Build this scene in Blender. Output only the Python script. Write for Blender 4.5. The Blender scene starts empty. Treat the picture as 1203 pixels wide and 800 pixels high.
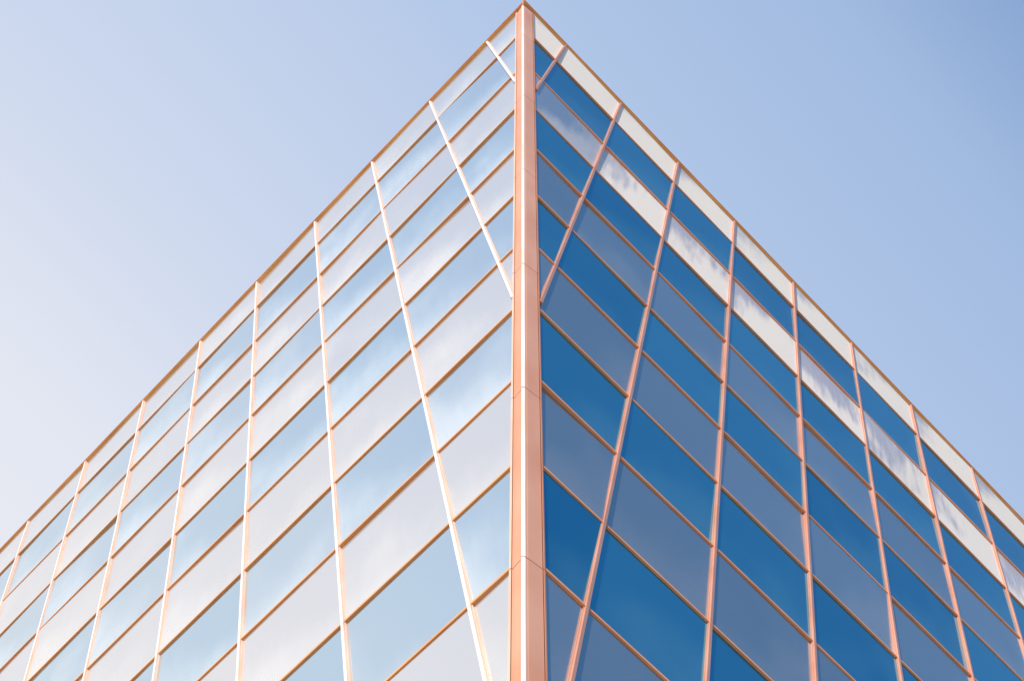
import bpy, bmesh, math, random
from mathutils import Vector, Matrix
random.seed(7)
scene=bpy.context.scene
W,Hh,F=1203.0,800.0,1350.0
CX,CY=601.5,400.0
# ------------------------------------------------ camera frame (x right, y down, z forward)
Zc=Vector((12,-395,F)).normalized()
Bc=(Vector((0,1,0))-Zc*Zc.y).normalized()
Xc=Bc.cross(Zc)
def w2c(v): return Xc*v.x+Bc*v.y+Zc*v.z
def c2w(c): return Vector((Xc.dot(c),Bc.dot(c),Zc.dot(c)))
EYE=Vector((0,0,1.6))
def proj(p):
    c=w2c(p-EYE)
    if c.z<=0.01: return None
    return (CX+F*c.x/c.z, CY+F*c.y/c.z)
cam_d=bpy.data.cameras.new("camera"); cam=bpy.data.objects.new("camera",cam_d)
scene.collection.objects.link(cam); scene.camera=cam
cam_d.sensor_width=36; cam_d.lens=36*F/W; cam_d.clip_end=5000
R=Matrix(((Xc.x,-Xc.y,-Xc.z),(Bc.x,-Bc.y,-Bc.z),(Zc.x,-Zc.y,-Zc.z)))
cam.matrix_world=Matrix.Translation(EYE)@R.to_4x4()

# ------------------------------------------------ building geometry
H=27.0
T=0.268
V=0.0572*H
d=c2w(Vector((616.5-CX,5-CY,F))); P=EYE+d*(H/d.z)
q=1/math.sqrt(2)
h1=Vector((-q,q,0)); h2=Vector((q,q,0)); Z=Vector((0,0,1))
class Face:
    def __init__(s,h,other,tops):
        s.h=h; s.o=other
        s.down=(-Z+other*T).normalized(); s.k=math.sqrt(1+T*T)
        s.n=(-other-Z*T).normalized()
        s.pos=[]
        pc=w2c(P-EYE); hc=w2c(h)
        for x in tops:
            xx=x-CX
            s.pos.append((xx*pc.z-F*pc.x)/(F*hc.x-xx*hc.z))
        step=s.pos[-1]-s.pos[-2]
        while len(s.pos)<14: s.pos.append(s.pos[-1]+step)
    def pt(s,a,v,o=0.0): return P+s.h*a+(-Z+s.o*T)*v+s.n*o
L=Face(h1,h2,[573,506,438,371,303,237,170,102,35,-33])
Rr=Face(h2,h1,[664,729,796,862,931,999,1069,1140,1212])
SL=L.pos[-1]+0.4; SR=Rr.pos[-1]+0.4
L.S=SL; Rr.S=SR
VB=P.z   # total drop to ground

# ------------------------------------------------ materials
def newmat(name):
    m=bpy.data.materials.new(name); m.use_nodes=True
    nt=m.node_tree; b=nt.nodes["Principled BSDF"]; return m,nt,b
def N(nt,t,**k):
    n=nt.nodes.new(t)
    for a,b in k.items(): setattr(n,a,b)
    return n
def mathn(nt,op,a,b=None,clamp=False):
    n=N(nt,'ShaderNodeMath',operation=op,use_clamp=clamp)
    for i,x in enumerate((a,b)):
        if x is None: continue
        if isinstance(x,(int,float)): n.inputs[i].default_value=x
        else: nt.links.new(x,n.inputs[i])
    return n.outputs[0]
def mixc(nt,f,a,b):
    n=N(nt,'ShaderNodeMix',data_type='RGBA')
    for s,x in ((n.inputs[0],f),(n.inputs[6],a),(n.inputs[7],b)):
        if isinstance(x,(int,float)): s.default_value=x
        elif isinstance(x,tuple): s.default_value=(*x,1)
        else: nt.links.new(x,s)
    return n.outputs[2]
def metal(name,col,col2,rough,met,scale=1.3):
    m,nt,b=newmat(name)
    tc=N(nt,'ShaderNodeTexCoord')
    no=N(nt,'ShaderNodeTexNoise'); no.inputs['Scale'].default_value=scale; no.inputs['Detail'].default_value=6
    nt.links.new(tc.outputs['Object'],no.inputs['Vector'])
    r=N(nt,'ShaderNodeMapRange'); r.inputs[1].default_value=.35; r.inputs[2].default_value=.7
    nt.links.new(no.outputs['Fac'],r.inputs[0])
    nt.links.new(mixc(nt,r.outputs[0],col,col2),b.inputs['Base Color'])
    b.inputs['Roughness'].default_value=rough; b.inputs['Metallic'].default_value=met
    return m
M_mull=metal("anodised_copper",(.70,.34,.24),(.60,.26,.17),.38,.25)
M_mullL=metal("skylit_copper",(.78,.52,.41),(.70,.42,.30),.38,.15)  # paler copy of the copper, sun and sky glare put into its colour
M_capR=metal("dull_copper_cap",(.62,.35,.27),(.54,.28,.21),.35,.2)  # duller copper tone for the right face caps
M_capL=metal("skylit_cap",(.93,.90,.91),(.90,.84,.83),.35,.1)  # near-white colour stands in for bright sky reflected off the left caps
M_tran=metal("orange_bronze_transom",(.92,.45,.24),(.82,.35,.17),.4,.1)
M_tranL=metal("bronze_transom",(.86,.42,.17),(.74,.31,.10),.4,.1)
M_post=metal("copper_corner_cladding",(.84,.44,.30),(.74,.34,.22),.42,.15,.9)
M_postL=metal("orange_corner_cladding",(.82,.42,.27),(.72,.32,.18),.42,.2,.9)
M_nose=metal("highlight_corner_nosing",(.95,.84,.79),(.88,.58,.46),.4,.05,.7)  # pale pink paints in the highlight on the post edge; blotches are weathering
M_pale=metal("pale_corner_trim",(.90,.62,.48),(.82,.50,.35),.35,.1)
M_cope=metal("orange_coping",(.98,.52,.18),(.86,.38,.11),.45,.1)
M_cap=metal("weathered_copper_cap",(.45,.17,.08),(.34,.12,.06),.5,.3)
M_dark,nt,b=newmat("dark_gasket"); b.inputs['Base Color'].default_value=(.18,.10,.075,1); b.inputs['Roughness'].default_value=.8

def glass(name,tint,tint2,met,rough,veil,veilcol,lo=.42,hi=.85,streak=.08,bump=.012,scale=.55,det=2.5,dist=0.0,grad=1.0):
    """coated reflective glass with patchy pale colour painted in for cloudy reflections"""
    m,nt,b=newmat(name)
    tc=N(nt,'ShaderNodeTexCoord'); oi=N(nt,'ShaderNodeObjectInfo')
    off=N(nt,'ShaderNodeCombineXYZ')
    for i,kx in enumerate((31.,57.,83.)):
        nt.links.new(mathn(nt,'MULTIPLY',oi.outputs['Random'],kx),off.inputs[i])
    add=N(nt,'ShaderNodeVectorMath',operation='ADD')
    nt.links.new(tc.outputs['Object'],add.inputs[0]); nt.links.new(off.outputs[0],add.inputs[1])
    no=N(nt,'ShaderNodeTexNoise'); no.inputs['Scale'].default_value=scale; no.inputs['Detail'].default_value=det; no.inputs['Roughness'].default_value=.5; no.inputs['Distortion'].default_value=dist
    nt.links.new(add.outputs[0],no.inputs['Vector'])
    fine=N(nt,'ShaderNodeTexNoise'); fine.inputs['Scale'].default_value=6; fine.inputs['Detail'].default_value=5
    mp=N(nt,'ShaderNodeMapping'); mp.inputs['Scale'].default_value=(1,.2,1); mp.inputs['Rotation'].default_value=(0,0,.6)
    nt.links.new(add.outputs[0],mp.inputs[0]); nt.links.new(mp.outputs[0],fine.inputs['Vector'])
    sep=N(nt,'ShaderNodeSeparateXYZ'); nt.links.new(tc.outputs['Object'],sep.inputs[0])
    # painted reflection pales toward the lower edge (local y points down the facade)
    g=mathn(nt,'ADD',mathn(nt,'MULTIPLY',sep.outputs[1],.22*grad),mathn(nt,'MULTIPLY',sep.outputs[0],.16*grad))
    s=mathn(nt,'ADD',no.outputs['Fac'],g)
    s=mathn(nt,'ADD',s,mathn(nt,'MULTIPLY',mathn(nt,'SUBTRACT',fine.outputs['Fac'],.5),streak))
    rn2=mathn(nt,'FRACT',mathn(nt,'MULTIPLY',oi.outputs['Random'],41.7))
    s=mathn(nt,'ADD',s,mathn(nt,'MULTIPLY',mathn(nt,'SUBTRACT',rn2,.5),.12))
    r=N(nt,'ShaderNodeMapRange',interpolation_type='SMOOTHSTEP'); r.inputs[1].default_value=lo; r.inputs[2].default_value=hi
    nt.links.new(s,r.inputs[0])
    f=mathn(nt,'MULTIPLY',r.outputs[0],veil)
    rnd=mathn(nt,'FRACT',mathn(nt,'MULTIPLY',oi.outputs['Random'],17.3))
    tcol=mixc(nt,rnd,tint,tint2)
    nt.links.new(mixc(nt,f,tcol,veilcol),b.inputs['Base Color'])
    nt.links.new(mathn(nt,'SUBTRACT',met,mathn(nt,'MULTIPLY',f,met)),b.inputs['Metallic'])
    nt.links.new(mathn(nt,'ADD',mathn(nt,'MULTIPLY',f,.4),rough),b.inputs['Roughness'])
    bn=N(nt,'ShaderNodeTexNoise'); bn.inputs['Scale'].default_value=.6; bn.inputs['Detail'].default_value=1
    nt.links.new(add.outputs[0],bn.inputs['Vector'])
    bp=N(nt,'ShaderNodeBump'); bp.inputs['Strength'].default_value=1; bp.inputs['Distance'].default_value=bump
    nt.links.new(bn.outputs['Fac'],bp.inputs['Height']); nt.links.new(bp.outputs[0],b.inputs['Normal'])
    return m
M_LV=glass("reflective_glass_skylit",(.55,.70,.80),(.66,.76,.82),.9,.07,.55,(.70,.74,.78),.34,1.05,.14)  # paler than the right-face glass, bright sky reflection put into the colour
M_LS=glass("spandrel_glass_skylit",(.75,.75,.76),(.80,.78,.76),.75,.14,.45,(.76,.73,.70),.38,1.05,.14)  # left spandrels also carry the sky brightness in their pale tint
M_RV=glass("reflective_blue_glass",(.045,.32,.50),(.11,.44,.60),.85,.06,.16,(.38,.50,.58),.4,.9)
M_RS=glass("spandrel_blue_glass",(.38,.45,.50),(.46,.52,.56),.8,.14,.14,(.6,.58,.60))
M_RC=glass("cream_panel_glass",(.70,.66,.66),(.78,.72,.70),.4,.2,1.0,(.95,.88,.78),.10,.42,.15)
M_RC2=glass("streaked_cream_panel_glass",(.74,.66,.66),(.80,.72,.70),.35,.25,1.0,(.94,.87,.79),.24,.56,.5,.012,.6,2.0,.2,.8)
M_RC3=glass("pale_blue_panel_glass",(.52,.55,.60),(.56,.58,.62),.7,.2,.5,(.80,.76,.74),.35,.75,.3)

# ------------------------------------------------ helpers
root=bpy.data.objects.new("office_building",None); scene.collection.objects.link(root)
root.location=(P.x,P.y+12,0)
root["label"]="inverted pyramid office building clad in copper framed reflective glass"
root["category"]="building"
bpy.context.view_layer.update()
rinv=root.matrix_world.inverted()
def attach(o,mw):
    scene.collection.objects.link(o); o.parent=root; o.matrix_parent_inverse=rinv; o.matrix_world=mw
def mesh_obj(name,verts,faces,mats,mw=Matrix(),midx=None):
    me=bpy.data.meshes.new(name); me.from_pydata([tuple(v) for v in verts],[],faces)
    for m in mats: me.materials.append(m)
    if midx:
        for p,i in zip(me.polygons,midx): p.material_index=i
    bm=bmesh.new(); bm.from_mesh(me); bmesh.ops.recalc_face_normals(bm,faces=bm.faces); bm.to_mesh(me); bm.free()
    o=bpy.data.objects.new(name,me); attach(o,mw); return o
def clip(poly,f):
    out=[]
    for i in range(len(poly)):
        a,b=poly[i],poly[(i+1)%len(poly)]; fa,fb=f(a),f(b)
        if fa>=0: out.append(a)
        if (fa>=0)!=(fb>=0):
            t=fa/(fa-fb); out.append((a[0]+(b[0]-a[0])*t,a[1]+(b[1]-a[1])*t))
    return out
def frame(fc,origin):
    x=fc.h; y=fc.down; z=fc.n
    return Matrix(((x.x,y.x,z.x,origin.x),(x.y,y.y,z.y,origin.y),(x.z,y.z,z.z,origin.z),(0,0,0,1)))
def profile_bar(name,fc,p0,p1,prof,axis,mats,idx=None):
    """extrude profile [(lateral, outward)] from p0 to p1 (face coords (a,v))"""
    o=fc.pt(*p0); M=frame(fc,o); Mi=M.inverted()
    e=Mi@fc.pt(*p1)
    vs=[];n=len(prof)
    for base in (Vector((0,0,0)),e):
        for l,w in prof:
            vs.append(base+(Vector((l,0,w)) if axis=='v' else Vector((0,l,w))))
    fs=[tuple(range(n)),tuple(range(2*n-1,n-1,-1))]+[(i,(i+1)%n,n+(i+1)%n,n+i) for i in range(n)]
    mi=[0,0]+(idx if idx else [0]*n)
    return mesh_obj(name,vs,fs,mats,M,mi)

rows=[V*k for k in range(0,19)]
rows[1]=V*.90
# solid core behind the cladding
def core_pts(v,ins):
    c0=P+(-Z)*v+(h1+h2)*(T*v+ins)
    a=P+h1*(SL-T*v-ins)+h2*(T*v+ins)-Z*v
    b2=P+h2*(SR-T*v-ins)+h1*(T*v+ins)-Z*v
    c=P+h1*(SL-T*v-ins)+h2*(SR-T*v-ins)-Z*v
    return [c0,b2,c,a]
vs=core_pts(0.05,.06)+core_pts(VB,.06)
mesh_obj("wall",vs,[(0,1,2,3),(7,6,5,4),(0,4,5,1),(1,5,6,2),(2,6,7,3),(3,7,4,0)],[M_dark])

# ------------------------------------------------ mullions and transoms
mprof=[(-.036,-.04),(-.036,.016),(-.025,.020),(-.023,.048),(.023,.048),(.025,.020),(.036,.016),(.036,-.04)]
midx=[0,0,0,1,0,0,0,0]
tprof=[(-.026,-.04),(-.026,.010),(-.016,.012),(-.014,.030),(.014,.030),(.016,.012),(.026,.010),(.026,-.04)]
for fc in (L,Rr):
    for a in fc.pos:
        vend=min(VB-.05,(a-(.245 if fc is L else .275))/T, (fc.S-a-.1)/T if a>fc.S*.6 else 1e9)
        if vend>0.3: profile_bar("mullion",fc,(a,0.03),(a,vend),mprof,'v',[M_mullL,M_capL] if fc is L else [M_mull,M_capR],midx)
    for k,v in enumerate(rows[1:]):
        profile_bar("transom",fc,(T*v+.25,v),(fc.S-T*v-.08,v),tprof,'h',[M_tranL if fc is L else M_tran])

# ------------------------------------------------ panes
cands=[]
for fi,fc in enumerate((L,Rr)):
    edges=[0]+fc.pos+[fc.S]
    rr=rows+[VB-.02]
    for k in range(len(rr)-1):
        for j in range(len(edges)-1):
            a0,a1=edges[j],edges[j+1]; v0,v1=rr[k],rr[k+1]
            g=.034; gv=.023
            poly=[(a0+g,v0+gv),(a1-g,v0+gv),(a1-g,v1-gv),(a0+g,v1-gv)]
            poly=clip(poly,lambda p:p[0]-T*p[1]-.09)
            poly=clip(poly,lambda p:fc.S-T*p[1]-p[0]-.09)
            if len(poly)<3: continue
            pp=[proj(fc.pt(*p)) for p in poly]
            area=0
            if all(pp):
                cl=pp
                for f in (lambda p:p[0],lambda p:W-p[0],lambda p:p[1],lambda p:Hh-p[1]):
                    if len(cl)>=3: cl=clip(cl,f)
                if len(cl)>=3:
                    area=abs(sum(cl[i][0]*cl[(i+1)%len(cl)][1]-cl[(i+1)%len(cl)][0]*cl[i][1] for i in range(len(cl))))/2
            vision=(k%2==1)
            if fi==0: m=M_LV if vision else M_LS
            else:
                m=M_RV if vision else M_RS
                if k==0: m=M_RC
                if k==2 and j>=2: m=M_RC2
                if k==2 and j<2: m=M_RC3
            cands.append((area,vision,fi,k,j,poly,m))
def pane_geo(fc,poly):
    ca=sum(p[0] for p in poly)/len(poly); cv=sum(p[1] for p in poly)/len(poly)
    M=frame(fc,fc.pt(ca,cv)); Mi=M.inverted()
    n=len(poly); vs=[]
    for z in (0.0,-.03):
        for p in poly:
            w=Mi@fc.pt(*p); vs.append(Vector((w.x,w.y,z)))
    fs=[tuple(range(n)),tuple(range(2*n-1,n-1,-1))]+[(i,(i+1)%n,n+(i+1)%n,n+i) for i in range(n)]
    return M,vs,fs
for vision in (True,False):
    lst=sorted([c for c in cands if c[1]==vision],key=lambda c:-c[0])
    nm="window" if vision else "spandrel_panel"
    rest=[];lim=99
    for i,c in enumerate(lst):
        fc=(L,Rr)[c[2]]
        M,vs,fs=pane_geo(fc,c[5])
        if i<lim and c[0]>0:
            tilt=Matrix.Rotation(math.radians(random.gauss(0,.45)),4,'X')@Matrix.Rotation(math.radians(random.gauss(0,.45)),4,'Y')
            mesh_obj(nm,vs,fs,[c[6]],M@tilt)
        else: rest.append((M,vs,fs,c[6]))
    V_,F_,I_=[],[],[]; mats=[M_LV,M_LS,M_RV,M_RS,M_RC,M_RC2,M_RC3]
    for M,vs,fs,m in rest:
        b0=len(V_); V_+= [M@v for v in vs]; F_+=[tuple(b0+i for i in f) for f in fs]; I_+=[mats.index(m)]*len(fs)
    if V_:
        o=mesh_obj("windows" if vision else "spandrel_panels",V_,F_,mats,Matrix(),I_)
        o["kind"]="stuff"

# ------------------------------------------------ corner post
cdir=(-Z+(h1+h2)*T)
def cpt(l,o,v):   # lateral x, outward -y
    return P+cdir*v+Vector((l,0,0))+Vector((0,-o,0))
prof=[(-.198,-.23),(-.205,-.135),(-.180,-.110),(-.176,-.132),(-.158,-.116),(-.076,-.010),(-.070,.030),(-.026,.030),(-.016,.020),(-.004,.010),
      (.008,.005),(.168,-.123),(.172,-.148),(.186,-.120),(.200,-.140),(.200,-.23)]
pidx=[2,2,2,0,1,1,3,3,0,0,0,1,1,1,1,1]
vs=[];fs=[];mi=[]
joints=[0.16]
v=1.75
while v<VB: joints.append(v); v+=2.75
joints.append(VB-.03)
n=len(prof)
for a,b_ in zip(joints[:-1],joints[1:]):
    b0=len(vs)
    for vv in (a+.006,b_-.006):
        for l,o in prof: vs.append(cpt(l,o,vv))
    fs+=[tuple(b0+i for i in range(n)),tuple(b0+i for i in range(2*n-1,n-1,-1))]
    fs+=[(b0+i,b0+(i+1)%n,b0+n+(i+1)%n,b0+n+i) for i in range(n)]
    mi+=[0,0]+pidx
mesh_obj("corner_post",vs,fs,[M_post,M_postL,M_pale,M_nose],Matrix(),mi)
vs=[]
for vv in (0.02,VB-.04):
    for l,o in prof: vs.append(cpt(l*.95,o-.012,vv))
ringf=[tuple(range(n)),tuple(range(2*n-1,n-1,-1))]+[(i,(i+1)%n,n+(i+1)%n,n+i) for i in range(n)]
mesh_obj("corner_post_backing",vs,ringf,[M_dark])
vs=[]
for vv,sc_ in ((-.13,.7),(.155,1.03)):
    for l,o in prof: vs.append(cpt(l*sc_,o+.006,vv))
mesh_obj("corner_cap",vs,ringf,[M_cap])

# ------------------------------------------------ roof coping (mitred ring) and roof deck
cprof=[(.065,.085),(.065,.03),(.038,.03),(.038,-.035),(-.06,-.035),(-.06,.085)]  # (outward, up)
corners=[(P,(-h1-h2)),(P+h2*SR,(-h1+h2)),(P+h1*SL+h2*SR,(h1+h2)),(P+h1*SL,(h1-h2))]
vs=[];n=len(cprof)
for c,dv in corners:
    for o,u in cprof: vs.append(c+dv*o+Z*u)
fs=[]
for i in range(4):
    for j in range(n):
        a=i*n; b2=((i+1)%4)*n
        fs.append((a+j,a+(j+1)%n,b2+(j+1)%n,b2+j))
mesh_obj("roof_coping",vs,fs,[M_cope])
vs=[c-dv*.1+Z*.05 for c,dv in corners]+[c-dv*.1+Z*.02 for c,dv in corners]
mesh_obj("roof",vs,[(0,1,2,3),(7,6,5,4)]+[(i,(i+1)%4,4+(i+1)%4,4+i) for i in range(4)],[M_dark])

# ------------------------------------------------ ground
mg,nt,b=newmat("pale_concrete_paving")
tc=N(nt,'ShaderNodeTexCoord'); br=N(nt,'ShaderNodeTexBrick'); br.inputs['Scale'].default_value=.8
br.inputs['Color1'].default_value=(.42,.39,.35,1); br.inputs['Color2'].default_value=(.37,.34,.31,1); br.inputs['Mortar'].default_value=(.15,.14,.13,1)
br.inputs['Mortar Size'].default_value=.01
nt.links.new(tc.outputs['Object'],br.inputs['Vector']); nt.links.new(br.outputs[0],b.inputs['Base Color']); b.inputs['Roughness'].default_value=.85
me=bpy.data.meshes.new("ground"); s=1500
me.from_pydata([(-s,-s,0),(s,-s,0),(s,s,0),(-s,s,0)],[],[(0,1,2,3)]); me.materials.append(mg)
g=bpy.data.objects.new("ground",me); scene.collection.objects.link(g)
g["kind"]="structure"; g["label"]="pale concrete paving around the building"; g["category"]="ground"

# ------------------------------------------------ light
el=math.radians(20); sd=Vector((-.30,-.954,0)).normalized()
sun_dir=Vector((sd.x*math.cos(el),sd.y*math.cos(el),math.sin(el)))
sl=bpy.data.lights.new("sun",'SUN'); sl.energy=5.0; sl.angle=math.radians(.53); sl.color=(1,.93,.84)
so=bpy.data.objects.new("sun",sl); scene.collection.objects.link(so)
so.rotation_euler=(-sun_dir).to_track_quat('-Z','Y').to_euler(); so.location=(-20,-60,60)
w=bpy.data.worlds.new("World"); scene.world=w; w.use_nodes=True; nt=w.node_tree
bg=nt.nodes["Background"]; bg.inputs[1].default_value=.1
sky=N(nt,'ShaderNodeTexSky'); sky.sky_type='NISHITA'; sky.sun_disc=False
sky.sun_elevation=el; sky.sun_rotation=math.atan2(sun_dir.x,sun_dir.y)
sky.air_density=1.2; sky.dust_density=1.0; sky.ozone_density=2
tc=N(nt,'ShaderNodeTexCoord')
dt=N(nt,'ShaderNodeVectorMath',operation='DOT_PRODUCT')
nt.links.new(tc.outputs['Generated'],dt.inputs[0]); dt.inputs[1].default_value=Vector((-.78,.66,0))
ramp=N(nt,'ShaderNodeValToRGB')
nt.links.new(mathn(nt,'ADD',mathn(nt,'MULTIPLY',dt.outputs['Value'],.5),.5),ramp.inputs[0])
def lin(r,g_,b_):
    f=lambda c:(c/255/12.92 if c/255<=.04045 else ((c/255+.055)/1.055)**2.4)
    return (f(r),f(g_),f(b_),1)
cr=ramp.color_ramp
cr.elements[0].position=.10; cr.elements[0].color=lin(75,135,195)
cr.elements[1].position=.90; cr.elements[1].color=lin(255,253,254)
for p_,c_ in ((.25,lin(92,146,204)),(.34,lin(138,170,217)),(.40,lin(168,194,232)),(.50,lin(184,206,240)),(.67,lin(215,226,247)),(.75,lin(236,240,251))):
    e=cr.elements.new(p_); e.color=c_
sc=N(nt,'ShaderNodeVectorMath',operation='SCALE'); sc.inputs['Scale'].default_value=10
nt.links.new(ramp.outputs[0],sc.inputs[0])
nt.links.new(mixc(nt,.9,sky.outputs[0],sc.outputs[0]),bg.inputs[0])
scene.view_settings.view_transform='Standard'; scene.view_settings.look='None'; scene.view_settings.exposure=0
